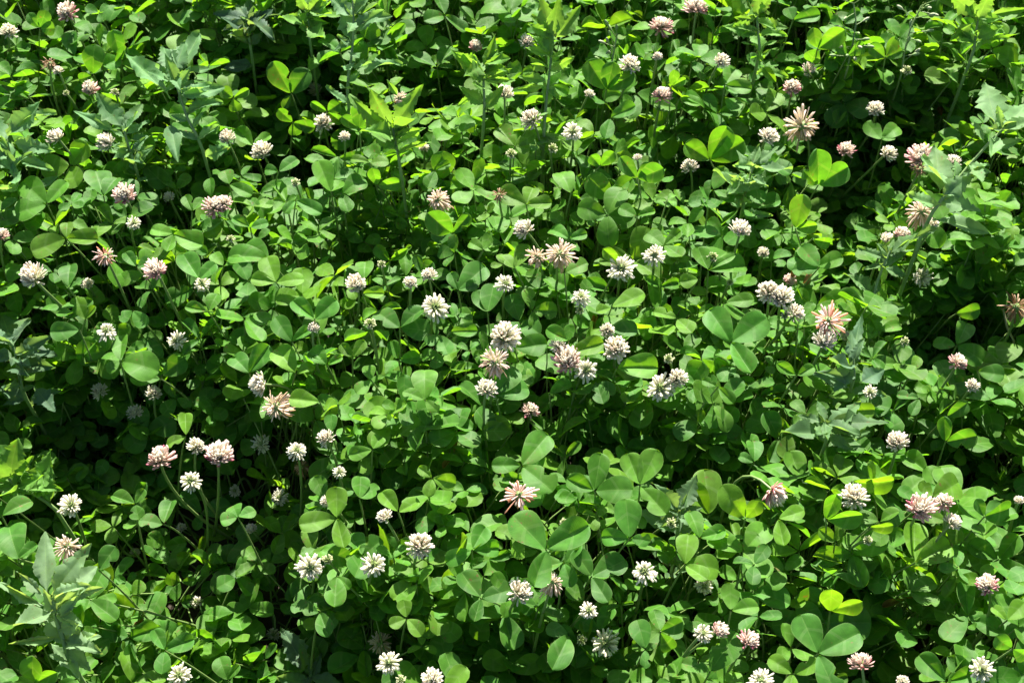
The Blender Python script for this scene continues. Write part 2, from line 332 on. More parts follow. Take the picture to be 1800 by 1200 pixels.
# clover leaves that the photograph lets one pick out: junction px, leaflet tip px, tone (L sunlit, Y sun behind it, D in shade)
LEAVES = [
 (512,165,[(475,100),(540,125),(500,190)],'Y'),(410,172,[(394,160),(436,158),(415,190)],'Y'),(182,345,[(168,302),(204,310)],'L'),
 (82,358,[(40,318),(116,320),(28,375)],'L'),(163,132,[(165,82),(140,140)],'Y'),(70,50,[(50,26),(80,20),(95,50)],'Y'),
 (372,348,[(368,314)],'L'),(338,372,[(326,345),(356,350)],'L'),(310,333,[(288,310),(334,310)],'D'),(490,302,[(522,280),(468,298)],'L'),
 (515,215,[(490,193),(552,224),(520,235)],'Y'),(575,196,[(548,180),(596,183),(600,214)],'Y'),(445,258,[(418,228),(474,240)],'L'),
 (403,324,[(442,342),(395,300)],'L'),(582,338,[(560,283),(600,320)],'L'),(520,352,[(564,374),(500,372)],'L'),
 (632,226,[(634,182),(602,206),(657,224)],'Y'),(768,118,[(725,98),(798,82),(794,120)],'L'),(650,286,[(618,278),(682,284)],'L'),
 (600,340,[(640,312),(612,372)],'L'),(664,326,[(702,322),(655,296)],'Y'),(765,300,[(752,330),(790,288)],'L'),
 (925,360,[(878,336),(937,328),(968,358)],'L'),(1004,338,[(984,298)],'L'),(1073,208,[(1116,188),(1064,242)],'L'),
 (1120,314,[(1092,278),(1165,296),(1140,288)],'Y'),(1055,292,[(1078,268),(1040,274)],'Y'),(1066,158,[(1034,108),(1113,130),(1078,112)],'Y'),
 (905,258,[(878,224),(938,236),(925,262)],'L'),(1180,152,[(1186,124),(1204,140)],'Y'),(1190,190,[(1148,183)],'L'),
 (795,410,[(755,378),(824,378)],'Y'),(700,378,[(678,370),(722,358),(706,398)],'D'),(1437,86,[(1484,52),(1430,52),(1424,108)],'Y'),
 (1394,36,[(1440,27),(1385,15)],'L'),(1490,98,[(1468,76),(1518,78)],'Y'),(1556,102,[(1528,80),(1571,66),(1584,90)],'Y'),
 (1672,142,[(1626,133)],'L'),(1274,150,[(1320,156),(1292,122)],'L'),(1194,174,[(1230,182)],'L'),(1248,282,[(1204,254),(1276,222),(1314,244)],'Y'),
 (1365,146,[(1344,120)],'Y'),(1438,326,[(1488,294),(1440,258),(1414,302)],'Y'),(1398,402,[(1412,343),(1435,395)],'Y'),
 (1550,246,[(1524,218),(1580,220),(1560,242)],'L'),(117,420,[(58,442),(172,422),(118,390)],'L'),(305,412,[(268,404),(294,442),(357,432)],'L'),
 (120,506,[(122,463),(142,492)],'L'),(150,562,[(134,522),(168,540)],'D'),(140,580,[(90,584)],'L'),(350,491,[(324,450),(378,464)],'L'),
 (366,548,[(328,540),(381,516)],'L'),(234,546,[(257,573),(215,560)],'D'),(485,496,[(470,453),(533,490),(443,490)],'L'),
 (472,456,[(434,430),(398,446)],'L'),(553,561,[(516,530),(590,528)],'L'),(513,601,[(484,558),(546,578)],'L'),
 (211,633,[(214,590),(189,652),(274,648)],'L'),(283,666,[(230,664)],'L'),(285,660,[(324,630)],'D'),(438,656,[(409,624),(472,608)],'L'),
 (575,642,[(548,612),(600,628)],'L'),(520,656,[(486,610),(550,640)],'L'),(40,667,[(14,698),(12,644),(78,648)],'D'),
 (310,700,[(294,673),(288,727),(337,712)],'D'),(327,766,[(326,728),(293,782)],'L'),(562,706,[(510,700)],'L'),(582,760,[(583,730)],'L'),
 (150,765,[(120,740),(188,778),(140,790)],'D'),(640,492,[(642,458)],'L'),(637,516,[(674,516)],'L'),(742,480,[(733,450),(760,462)],'D'),
 (805,511,[(793,480),(840,500),(852,470)],'L'),(703,576,[(742,540),(662,548),(755,582)],'L'),(857,549,[(840,515),(868,500)],'L'),
 (936,546,[(978,546),(940,574),(926,508)],'D'),(992,480,[(1032,462)],'L'),(772,588,[(788,624),(750,604)],'L'),(792,583,[(838,582)],'L'),
 (747,702,[(746,646),(710,688),(768,722)],'L'),(905,611,[(960,604)],'L'),(1000,622,[(1058,604)],'L'),(1000,600,[(962,580),(1002,572)],'L'),
 (1074,580,[(1119,578)],'L'),(1084,646,[(1154,646)],'L'),(652,668,[(628,690),(648,650)],'L'),(620,628,[(640,600),(600,606)],'D'),
 (700,632,[(690,600),(738,626)],'D'),(902,758,[(864,735),(850,757)],'D'),(917,818,[(866,818),(962,766),(970,862)],'L'),
 (1075,541,[(1132,518),(1058,546)],'L'),(1048,672,[(1060,708),(1080,690)],'L'),(966,692,[(1002,674)],'L'),(1168,432,[(1138,410),(1196,408),(1198,452)],'L'),
 (905,472,[(880,448),(926,432)],'L'),(1090,464,[(1060,438)],'Y'),(870,692,[(908,648),(928,682)],'L'),(1285,602,[(1248,543),(1348,560),(1320,655)],'L'),
 (1275,532,[(1324,528)],'L'),(1245,476,[(1227,438),(1278,438),(1328,466)],'L'),(1228,490,[(1196,496)],'L'),(1440,470,[(1408,434),(1394,474)],'L'),
 (1428,420,[(1458,426)],'Y'),(1682,606,[(1642,602),(1702,566),(1728,634)],'L'),(1718,652,[(1763,660)],'L'),(1262,680,[(1288,708),(1236,668)],'L'),
 (1616,700,[(1578,694),(1602,728)],'L'),(1664,732,[(1700,710)],'Y'),(1662,776,[(1660,733),(1716,766)],'Y'),(1488,722,[(1536,720)],'Y'),
 (1326,812,[(1326,773),(1300,800)],'L'),(1680,552,[(1722,544)],'Y'),(32,982,[(12,918),(64,958)],'L'),(3,906,[(54,878)],'L'),
 (238,886,[(199,872),(252,862),(242,905)],'L'),(288,921,[(246,914),(302,882)],'L'),(355,901,[(318,868),(404,888),(345,930)],'D'),
 (418,909,[(411,892),(447,898),(398,913)],'L'),(174,1002,[(202,962)],'L'),(318,1022,[(344,1020),(308,1054),(298,1014)],'D'),
 (290,1143,[(272,1108),(340,1124),(284,1180)],'L'),(592,911,[(528,922),(592,858),(604,962)],'L'),(592,1012,[(588,1064),(612,1030)],'L'),
 (562,1076,[(513,1064),(578,1118)],'L'),(400,1195,[(385,1155),(418,1172)],'L'),(60,1200,[(55,1158),(100,1180)],'Y'),
 (1045,862,[(998,842),(1056,798),(1110,860)],'L'),(1125,853,[(1104,800),(1154,792),(1170,902)],'L'),(1107,946,[(1100,878),(1058,942),(1142,950)],'L'),
 (960,966,[(902,908),(1038,922),(938,1030)],'L'),(1040,1013,[(1010,968),(1098,984),(1068,1056)],'L'),(845,1051,[(812,1008),(900,1036),(834,1090)],'L'),
 (830,966,[(784,986),(852,928),(874,962)],'L'),(632,876,[(664,858),(634,838)],'L'),(715,1086,[(686,1098),(740,1114),(712,1068)],'L'),
 (1000,1116,[(962,1102),(974,1170)],'L'),(772,1086,[(743,1116),(804,1122)],'D'),(895,1176,[(852,1150),(950,1160)],'D'),
 (1438,1148,[(1408,1082),(1510,1112),(1468,1216)],'L'),(1459,1073,[(1462,1034),(1514,1058)],'Y'),(1448,1094,[(1404,1062),(1530,1094)],'D'),
 (1608,990,[(1606,922),(1668,958)],'L'),(1598,1038,[(1644,1022),(1646,1064),(1600,1000)],'L'),(1498,846,[(1570,850)],'Y'),
 (1230,946,[(1214,898),(1274,934)],'L'),(1204,992,[(1210,938),(1264,998),(1242,1018)],'L'),(1285,1073,[(1283,1028),(1332,1064)],'L'),
 (1246,904,[(1240,824),(1205,852)],'D'),(1310,912,[(1272,858),(1334,882)],'Y'),(1368,912,[(1412,898),(1378,958)],'L'),
 (1452,912,[(1470,868),(1514,904)],'Y'),(1528,926,[(1568,926)],'Y'),(1470,952,[(1478,910),(1440,930)],'D'),(1248,1180,[(1294,1112),(1200,1165)],'L'),
 (1640,872,[(1618,848),(1690,846)],'L'),(1730,908,[(1774,894),(1716,878)],'Y'),(1770,1090,[(1750,1070),(1800,1060)],'L'),(1780,1140,[(1762,1128),(1800,1150)],'Y'),
 (1135,1140,[(1120,1090),(1134,1172)],'L'),(1160,1110,[(1198,1092),(1180,1140)],'Y'),(760,840,[(738,822),(800,850),(752,870)],'L'),
 (655,790,[(615,800),(668,770)],'L'),(700,900,[(735,880),(672,866)],'L'),(1190,560,[(1150,548),(1215,585)],'L'),(1400,660,[(1366,640),(1430,645)],'L'),
 (1120,380,[(1090,365),(1150,372)],'L'),(1000,420,[(968,400),(1030,412)],'L'),(1310,340,[(1280,330),(1345,350)],'L'),(1660,470,[(1630,455),(1690,480)],'D'),
 (440,400,[(410,385),(470,392)],'L'),(240,470,[(222,446),(262,462)],'L'),(640,425,[(612,412),(668,418)],'D'),(850,440,[(826,425),(862,412)],'L'),
]
T1 = dict(low=True)
def nm(s, **k): k['n'] = s; return k
# flower heads: px, py, radius px, kind, options
FLOWERS = [
 (116,22,20,'P',nm('pink and white clover flower above a tan bud')),(15,55,15,'W'),(88,112,14,'B'),(103,124,10,'W'),(157,157,16,'P',nm('rosy clover flower beside a small cream bud')),
 (117,165,8,'G'),(203,163,11,'G'),(100,241,18,'W',nm('white clover flower on a long leaning stem',ax=(-.45,.2,.8),lean=.05)),
 (188,250,19,'W',nm('white clover flower leaning away from goosefoot leaves',ax=(-.5,.1,.8),lean=.05)),(397,243,15,'W',nm('small white clover flower at the edge of a dark hollow')),
 (461,267,21,'W',nm('large white clover flower below a small white one')),(569,215,17,'W',nm('white clover flower between bright yellow-green leaves')),(556,156,14,'W',T1),
 (219,344,21,'P',nm('white clover flower with rosy right side')),(377,362,20,'P'),(392,356,18,'P'),(236,393,13,'S'),(297,345,10,'W',T1),(405,420,10,'G'),
 (519,322,13,'G'),(702,172,13,'F'),(835,82,12,'P'),(927,74,14,'W'),(953,76,9,'W'),(887,166,17,'W',nm('pure white clover flower below toothed yellow-green leaves')),
 (934,208,20,'W',nm('cream clover flower with one orange petal')),(1007,233,19,'S',nm('bright white knobbly clover flower on an upright stem')),(898,272,13,'G'),(970,262,12,'G'),
 (1120,278,9,'W'),(768,350,24,'F',nm('brownish fading clover flower in a dark gap')),(877,343,14,'B'),(606,240,10,'W'),(745,260,10,'W',T1),
 (1162,43,21,'P',nm('pale pink clover flower standing tall on its stem')),(1225,13,24,'P',nm('rosy clover flower with a white petal sticking out')),
 (1108,113,18,'W',nm('loose white clover flower among seed stalks')),(1163,166,19,'P',nm('flat pink clover flower')),(1035,165,10,'W'),(1155,100,9,'W'),(1267,107,15,'W',nm('bluish white clover flower over dark leaves')),
 (1392,153,17,'P'),(1424,125,14,'W',T1),(1540,192,17,'W',nm('two-lobed white clover flower over a dark hollow')),(1350,240,18,'W'),(1410,222,33,'F',nm('biggest spent clover head with splayed tan florets')),
 (1485,263,17,'P',nm('cup-shaped white clover flower on a thin stem')),(1560,268,16,'W'),(1620,277,24,'P',nm('deep rose clover flower with a white top')),(1618,297,15,'B'),(1675,283,14,'W'),
 (1213,292,16,'W'),(1620,372,27,'F',nm('pale fading clover flower beside the goosefoot stem')),(1588,412,17,'P'),(1560,422,16,'W',nm('white clover flower touching a pinkish one')),(1642,393,10,'W'),
 (1595,125,13,'G'),(2,413,14,'P'),(55,487,25,'W',nm('ragged white clover flower beside broad pale leaves')),(185,450,20,'D',nm('wilted pink clover flower of a few petals')),
 (275,474,20,'P',nm('white clover flower with a rosy lower edge')),(155,500,12,'W',T1),(355,500,15,'S',T1),(187,581,18,'S',nm('starry white clover flower over dark round leaves')),
 (310,600,18,'S',T1),(175,685,15,'W',T1),(272,690,16,'W',T1),(237,722,14,'W',T1),(922,403,19,'W',nm('bluish white clover flower tipped to one side',ax=(-.5,0,.8),lean=.06)),
 (945,452,20,'F'),(985,447,28,'F',nm('broad faded pink clover flower touching a smaller one')),(1092,472,26,'S',nm('cream clover flower below a yellow-green leaflet')),
 (1150,448,20,'S',nm('white clover flower above a spiky green calyx')),(1302,405,20,'W',nm('white clover flower on a stem above open leaves',ax=(.1,.1,1))),(1255,452,14,'G'),(1342,445,11,'W',T1),
 (1350,510,21,'W'),(1372,522,24,'W',nm('large white clover flower joined to its twin')),(1388,492,13,'P',T1),(1282,497,9,'G'),(1400,550,17,'W'),(1380,555,11,'G'),
 (1455,565,31,'D',nm('splayed pale pink clover flower with yellow petals')),(1450,600,22,'W'),(1488,590,11,'W',T1),(1620,487,18,'S',nm('bluish clover flower leaning over dark ground',low=True)),
 (1787,540,25,'B',nm('brown spent clover flower beside a dry curled stalk')),(1590,600,12,'G'),(1686,636,18,'P',nm('small rosy clover flower below a broad open leaf')),(1708,678,13,'W'),
 (1529,690,13,'S'),(1575,777,21,'W',nm('white clover flower over long dark toothed leaves')),(1160,682,27,'S',nm('large starry white clover flower with pale green heart')),(1190,664,18,'W'),
 (628,500,19,'W',nm('pinkish white clover flower beside a round leaflet')),(671,465,12,'G'),(722,497,14,'W'),(753,483,14,'W'),(765,540,26,'S',nm('bristly white clover flower opening towards the sun')),
 (651,570,15,'G'),(890,500,18,'S'),(1021,522,17,'S'),(1020,545,11,'G'),(884,590,29,'W',nm('tallest white clover flower above a peach-coloured one')),(870,637,28,'F',nm('peach and pink fading clover flower')),
 (855,682,19,'W'),(980,605,15,'W'),(1000,635,28,'P',nm('big rose-tinted clover flower in the middle of the patch')),(1030,650,22,'S'),(1084,612,25,'W',nm('cream-white round clover flower on a thick green stem')),
 (1068,580,14,'W'),(1175,632,13,'G'),(934,720,17,'P',dict(low=True,n='dark rose clover flower deep in shade')),(549,578,11,'W'),
 (458,676,23,'W',nm('drooping white clover flower touching an orange-petalled one',ax=(-.75,-.3,.35))),(485,715,28,'F',nm('lilac-white clover flower with orange wilted petals',ax=(-.6,-.5,.25))),
 (460,780,18,'S',T1),(572,768,16,'W'),(522,792,18,'S'),(530,820,17,'B',T1),(280,805,24,'P',nm('pink clover flower with a dark underside')),
 (383,800,28,'P',nm('wide pinkish white clover flower over shaded leaves')),(347,783,17,'W'),(335,845,20,'S'),(413,862,12,'S',T1),(597,830,12,'S'),(572,880,10,'W'),(490,875,16,'S',T1),
 (125,888,22,'S',nm('starry white clover flower alone before a black gap')),(118,960,24,'F',nm('pinkish tan clover flower behind silvery goosefoot leaves')),
 (320,927,9,'W',T1),(443,930,11,'W',T1),(237,972,10,'W',T1),(345,1058,12,'S',T1),(480,1115,12,'S',T1),(545,998,25,'S',nm('starry cream clover flower touching a green bud')),(577,985,13,'G'),
 (658,993,23,'S',nm('starry white clover flower with yellowish centre')),(738,955,25,'W',nm('pale pink fluffy clover flower on pale leaves')),(675,908,16,'W'),
 (913,870,28,'D',nm('wilted pink starfish-shaped clover flower')),(915,1040,23,'W',nm('pinkish white clover flower beside a pair of broad leaflets')),(972,1022,24,'F',nm('faded clover flower with orange-pink petals')),
 (1035,1073,17,'S'),(1064,1130,26,'S',nm('greyish spidery clover flower in shade',low=True)),(1022,1125,13,'G',T1),(1132,1003,22,'S',nm('white clover flower with a brown-green centre')),
 (990,918,11,'G'),(1180,920,13,'G'),(1237,1030,18,'S',T1),(668,1130,22,'F',dict(low=True)),(683,1165,22,'S'),(760,1195,20,'W'),(705,1195,14,'G'),
 (1362,866,25,'P',nm('nodding pale pink clover flower with hanging florets',ax=(.5,-.6,-.1))),(1503,872,24,'W',nm('white clover flower against a glowing round leaflet')),
 (1617,893,25,'P',nm('lilac-pink clover flower joined to two others')),(1658,880,19,'P'),(1674,917,17,'W'),(1735,1028,21,'P',nm('pink and white clover flower by a chewed leaf')),
 (1790,880,10,'W'),(1525,950,12,'G'),(1337,1195,24,'S'),(1235,1113,18,'S'),(1263,1108,17,'P'),(1318,1127,20,'P',nm('pink-topped clover flower beside a big upright leaflet')),
 (1514,1163,22,'P',nm('globe-shaped white clover flower with bare stem',ax=(-.15,.55,.6),lean=.02)),(1724,1178,23,'S'),(315,1187,22,'S'),(1585,1197,12,'W'),
]
GB = (.085,.195,.070); GY = (.090,.22,.026); GG = (.115,.23,.080)
# goosefoot weeds: where they stand, stem px from top to bottom, blades base px -> tip px and width ratio
WEEDS = [
 dict(at=(318,180),short='goosefoot weed beside the dark hollow',label='silvery goosefoot weed with toothed upright leaves beside the dark hollow',stem=[(305,130),(315,165),(330,210),(352,250)],col=GB,off=.05,
      leaves=[(310,130,352,60,.55),(306,135,285,75,.5),(308,138,368,116,.35),(318,172,395,150,.55),(300,172,218,85,.22),(306,130,325,70,.6),(303,150,282,108,.5),(316,160,345,140,.5)]),
 dict(at=(75,1040),short='silvery goosefoot with a rosette of tall leaves',label='silvery goosefoot weed with a rosette of tall pale leaves',stem=[(88,1050),(96,1080),(110,1120),(122,1160)],col=(.15,.25,.115),off=.06,thick=1.3,ltilt=.35,
      leaves=[(82,1045,78,930,.36),(92,1045,157,955,.46),(95,1050,182,1032,.36),(80,1048,32,1003,.3),(75,1065,0,1022,.25),(98,1058,170,990,.5),(92,1070,136,1068,.35),(84,1062,70,1098,.6),
              (105,1120,20,1130,.2),(115,1125,180,1118,.45),(112,1105,135,1098,.4),(120,1135,160,1180,.5),(98,1090,60,1085,.4)]),
 dict(at=(1700,300),short='goosefoot weed with a long slanting stem',label='pale goosefoot weed with a long slanting stem and lobed leaves',stem=[(1765,225),(1735,255),(1700,295),(1660,345),(1630,385)],col=GG,off=.06,tilt=.9,
      leaves=[(1750,222,1733,140,.6),(1762,225,1806,185,.6),(1765,235,1812,215,.5),(1745,262,1800,245,.35),(1730,250,1712,215,.4),(1652,340,1645,250,.5),(1680,318,1680,275,.35),(1640,385,1742,405,.4),(1655,400,1600,420,.3)]),
 dict(at=(965,90),short='tall bright goosefoot weed',label='tall bright goosefoot weed with two broad pale leaves',stem=[(972,60),(968,110),(960,180),(955,250)],col=GY,off=.06,
      leaves=[(972,60,940,-30,.5),(975,70,1022,10,.55),(970,68,985,-10,.4),(965,125,1010,98,.45),(962,130,930,95,.5),(958,150,985,175,.5),(960,150,910,158,.35)]),
 dict(at=(620,60),short='goosefoot weed on a pale upright stalk',label='thin goosefoot weed on a pale upright stalk in dark shade',stem=[(620,0),(622,50),(618,100),(610,150)],col=GB,off=.05,
      leaves=[(640,125,708,105,.42),(622,40,690,25,.45),(620,60,600,35,.4),(620,30,655,-15,.4),(618,70,585,90,.4)]),
 dict(at=(25,240),short='goosefoot weed with one long horizontal leaf',label='goosefoot weed with one long pale horizontal leaf',stem=[(12,245),(18,275),(28,320)],col=GB,off=.04,
      leaves=[(10,232,96,188,.32),(20,250,95,265,.45),(15,240,75,178,.5),(12,250,-30,200,.4),(30,280,95,300,.45)]),
 dict(at=(850,130),short='goosefoot weed with narrow layered leaves',label='yellowish goosefoot weed with narrow layered leaves',stem=[(850,110),(850,150),(852,190)],col=GY,off=.04,
      leaves=[(850,140,900,120,.4),(850,135,870,60,.4),(848,140,905,140,.3),(846,140,818,125,.5),(852,150,800,190,.25),(850,130,885,90,.4),(850,145,835,105,.5)]),
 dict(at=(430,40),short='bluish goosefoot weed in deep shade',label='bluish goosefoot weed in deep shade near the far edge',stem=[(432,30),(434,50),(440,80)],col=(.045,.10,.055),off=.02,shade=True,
      leaves=[(432,32,375,25,.45),(434,32,495,28,.45),(433,35,440,-5,.4),(432,38,390,55,.45),(436,40,480,58,.4),(433,32,415,5,.5)]),
 dict(at=(30,640),short='blue-green goosefoot weed over black ground',label='blue-green shaded goosefoot weed over black ground',stem=[(25,610),(30,640),(40,690)],col=(.050,.115,.055),off=.01,shade=True,  # blade colour darkened to stand in for shade
      leaves=[(28,612,100,622,.55),(24,612,0,540,.5),(28,625,20,645,.7),(60,680,98,725,.6),(30,640,80,655,.5),(22,600,55,562,.4),(28,590,-10,600,.5)]),
 dict(at=(1490,750),short='goosefoot weed with a long dark toothed leaf',label='goosefoot weed with long dark toothed leaves lying flat',stem=[(1450,740),(1455,770)],col=(.07,.15,.05),off=.02,
      leaves=[(1450,742,1562,745,.38),(1452,745,1500,768,.35),(1448,742,1400,728,.4),(1455,748,1505,775,.3)]),
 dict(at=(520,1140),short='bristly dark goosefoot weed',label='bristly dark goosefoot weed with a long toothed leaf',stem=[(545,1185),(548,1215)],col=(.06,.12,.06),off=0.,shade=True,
      leaves=[(545,1190,492,1095,.42),(548,1195,565,1145,.4),(545,1195,490,1180,.4)]),
 dict(at=(20,810),short='goosefoot weed with an upright toothed leaf',label='goosefoot weed with upright toothed leaf and bent stem',stem=[(15,840),(25,855),(55,865),(95,890)],col=GY,off=.03,
      leaves=[(15,842,30,772,.85),(12,838,60,832,.4),(10,850,-20,800,.6)]),
 dict(at=(1740,40),short='broad-leaved goosefoot weed',label='broad-leaved yellow-green goosefoot weed',stem=[(1720,30),(1715,60),(1712,90)],col=GY,off=.05,
      leaves=[(1715,25,1668,-10,.6),(1715,45,1755,75,.55),(1718,35,1745,-20,.6),(1722,30,1812,14,.25),(1710,40,1670,70,.6),(1712,35,1700,-15,.5)]),
 dict(at=(215,235),short='goosefoot weed with a bluish pointing blade',label='goosefoot weed with bluish blade pointing over two white flowers',stem=[(218,228),(225,255),(238,290)],col=GB,off=.015,
      leaves=[(205,232,127,192,.28),(215,225,170,165,.6),(220,225,250,180,.5),(222,235,262,210,.5),(225,250,270,240,.45),(215,230,200,185,.55),(300,215,312,280,.35)]),
 dict(at=(690,220),short='goosefoot weed with fan of light leaves',label='goosefoot weed with a fan of light green leaves',stem=[(690,225),(694,245),(700,270)],col=GY,off=.04,
      leaves=[(688,228,650,160,.5),(692,225,740,150,.4),(688,228,610,170,.4),(694,230,720,205,.4),(696,238,750,225,.3),(700,170,680,140,.4)]),
 dict(at=(1340,280),short='grey-green goosefoot weed',label='grey-green goosefoot weed with smooth flat leaves',stem=[(1325,290),(1318,310),(1310,345)],col=GG,off=.03,
      leaves=[(1325,295,1393,300,.42),(1325,290,1370,258,.4),(1322,292,1335,255,.45),(1318,300,1295,262,.35),(1315,305,1290,322,.45),(1318,305,1350,330,.4)]),
 dict(at=(1510,620),short='upright grey-blue goosefoot leaf pair',label='goosefoot weed with upright grey-blue narrow leaf',stem=[(1500,630),(1502,665)],col=(.070,.150,.075),off=.02,
      leaves=[(1495,645,1512,560,.3),(1512,672,1556,648,.7),(1498,640,1510,620,.6),(1500,640,1465,690,.5)]),
 dict(at=(1200,880),short='goosefoot weed with broad dull leaves',label='goosefoot weed with broad dull green toothed leaves',stem=[(1195,895),(1192,930)],col=(.075,.15,.06),off=.005,
      leaves=[(1195,900,1225,835,.6),(1195,905,1170,860,.6),(1193,915,1150,890,.5),(1195,905,1235,890,.5)]),
 dict(at=(1570,430),short='green goosefoot weed below two touching flowers',label='dark green goosefoot weed below two touching flowers',stem=[(1565,440),(1545,485),(1530,540),(1530,590)],col=(.07,.16,.04),off=.02,
      leaves=[(1560,450,1612,440,.4),(1558,455,1505,435,.4),(1562,448,1540,425,.4),(1550,470,1600,490,.4),(1552,465,1515,475,.4)]),
 dict(at=(1335,25),short='bright goosefoot shoot beside the rosy far flower',label='bright goosefoot shoot with upright pale leaves beside a rosy flower',stem=[(1330,20),(1332,50),(1336,90)],col=GY,off=.04,
      leaves=[(1330,25,1300,-20,.5),(1332,25,1360,-15,.5),(1330,35,1290,30,.5),(1334,40,1385,50,.45),(1332,30,1335,-25,.5)]),
 dict(at=(540,25),short='small goosefoot shoot in the far shade',label='small goosefoot shoot with pale leaves in the far shade',stem=[(540,15),(542,40),(545,75)],col=GY,off=.04,
      leaves=[(540,20,520,-20,.5),(541,22,570,-10,.5),(541,30,505,28,.45),(542,35,580,40,.45)]),
]
STALKS = [
 dict(px=[(1745,515),(1758,530),(1765,550),(1770,575),(1785,605)],name='dry_stalk',label='dry pale curled stalk over dark ground',cat='dry stalk',mat=M_DRY),
 dict(px=[(1500,5),(1505,40),(1498,80),(1490,120)],name='seed_stalk',label='thin seed-pod weed stalk above yellow-green leaves',cat='weed',mat=M_STEM,pods=16),
 dict(px=[(1620,10),(1600,50),(1590,90),(1585,130)],name='seed_stalk',label='branching seed-pod weed stalk beside a green bud',cat='weed',mat=M_STEM,pods=14),
 dict(px=[(1085,60),(1078,95),(1070,140)],name='seed_stalk',label='small seed-pod stalk beside the loose white flower',cat='weed',mat=M_STEM,pods=10),
]


# ==================================================================== clover leaves placed one by one
PROT = []      # (point, radius, lit?)   things that random foliage must not cover
HAND = []      # leaf records
def leaf_normal(tone, rs):
    if tone == 'Y': ty = rs.uniform(.95, 1.2)
    elif tone == 'L': ty = rs.uniform(.05, .40)
    else: ty = rs.uniform(.35, .85)
    az = rs.normal(0, .22)
    return np.array([math.sin(ty)*math.sin(az), -math.sin(ty)*math.cos(az), math.cos(ty)])
def add_leaf_object(rec):
    """rec: junction J, leaflets [(tip, normal, width_ratio, variant)], base B, tint, label, group"""
    B = rec['B']; root = link('clover_leaf', None); root.location = B; root.empty_display_size = .01
    tag(root, rec['label'], 'clover leaf', rec.get('group'))
    inv = Matrix.Translation(Vector(-B))
    for (tip, n, wr, var) in rec['lf']:
        d = tip-rec['J']; L = np.linalg.norm(d)
        o = link('leaflet', LEAFLETS[var], None, root)
        o.matrix_local = inv @ frame(rec['J']+nrm(d)*.0008, d, n, (L*wr, L, L))
        o.color = (*rec['tint'], 1)
    V, F = tube(bez(B, rec['K'], rec['J'], 8)-B, np.linspace(.0011, .0006, 8), 5)
    link('petiole', np_mesh('petiole', V, F), M_STEM, root)
def petiole_ctrl(J, rs, spread=.05):
    B = np.array([J[0]+rs.normal(0, spread*.6), J[1]+abs(rs.normal(0, spread))*.8, -.008])
    K = np.array([B[0]*.35+J[0]*.65, B[1]*.35+J[1]*.65, J[2]*.75]); return B, K
rsl = np.random.default_rng(21)
for (jx, jy, tips, tone) in LEAVES:
    off = {'L': .008, 'Y': .014, 'D': -.022}[tone]
    J = surf(jx, jy, off+rsl.uniform(-.003, .003), 0. if tone == 'D' else .7); n0 = leaf_normal(tone, rsl); lf = []
    for (tx, ty) in tips:
        n = nrm(n0+rsl.normal(0, .13, 3)); tip = on_plane(tx, ty, J, n); L = np.linalg.norm(tip-J)
        if L > .033: tip = J+(tip-J)*.033/L; L = .033
        if L < .012: tip = J+(tip-J)*.012/L; L = .012
        screen = math.hypot(tx-jx, ty-jy)
        wr = rsl.uniform(.62, .83)
        if screen < 26: wr = rsl.uniform(.95, 1.15)
        bad = rsl.random() < .12
        var = int(rsl.choice([10, 12, 13])) if bad else int(rsl.choice([1, 2, 3, 4, 4, 6, 7, 7, 8, 8, 9, 3]))
        lf.append((tip, n, wr, var)); PROT.append(((J*.45+tip*.55), L*.5, tone != 'D'))
    B, K = petiole_ctrl(J, rsl)
    tint = tint_of(rsl)*(1.05 if tone != 'D' else .95)  # sun and shade put into the tint: lit leaves lighter, shaded ones darker
    HAND.append(dict(J=J, lf=lf, B=B, K=K, tint=np.clip(tint, 0, 1), tone=tone, px=(jx, jy)))

# ==================================================================== flowers
FLOWER_REC = []
rsf = np.random.default_rng(5)
for row in FLOWERS:
    px, py, r, kind = row[:4]; opt = row[4] if len(row) > 4 else {}
    shade = opt.get('low', False); off = -.03 if shade else (.010 if r < 18 else .014)
    C = surf(px, py, off, 0. if shade else .7); dist = np.dot(C-CAM, FW); R = r*dist/FPX*.98
    if 'ax' in opt: ax = nrm(opt['ax'])
    elif kind in 'SG': ax = nrm([rsf.normal(0, .2), -.45+rsf.normal(0, .2), 1.])
    else: ax = nrm([rsf.normal(0, .22), .05+rsf.normal(0, .2), 1.])
    st = C-ax*R*.40
    B = np.array([C[0]+opt.get('lean', rsf.normal(0, .025)), C[1]+abs(rsf.normal(0, .03)) if opt.get('lean') is None else C[1]-.02, -.008])
    K = st-ax*.06; K[2] = max(K[2], .05)
    FLOWER_REC.append(dict(px=(px, py), r=r, kind=kind, C=C, R=R, ax=ax, B=B, K=K, st=st, low=shade, short=opt.get('n')))
    PROT.append((C, R*.95, not shade))
KIND_WORDS = dict(W=('white clover flower', 'white clover flowers'), P=('pink-flushed clover flower', 'pink-flushed clover flowers'),
    F=('fading tan clover flower', 'fading clover flowers'), S=('starry green-centred clover flower', 'starry clover flowers'),
    G=('greenish clover bud', 'greenish clover buds'), B=('spent brown clover flower', 'spent clover flowers'), D=('wilted pink clover flower', 'wilted clover flowers'))
vcount = {}
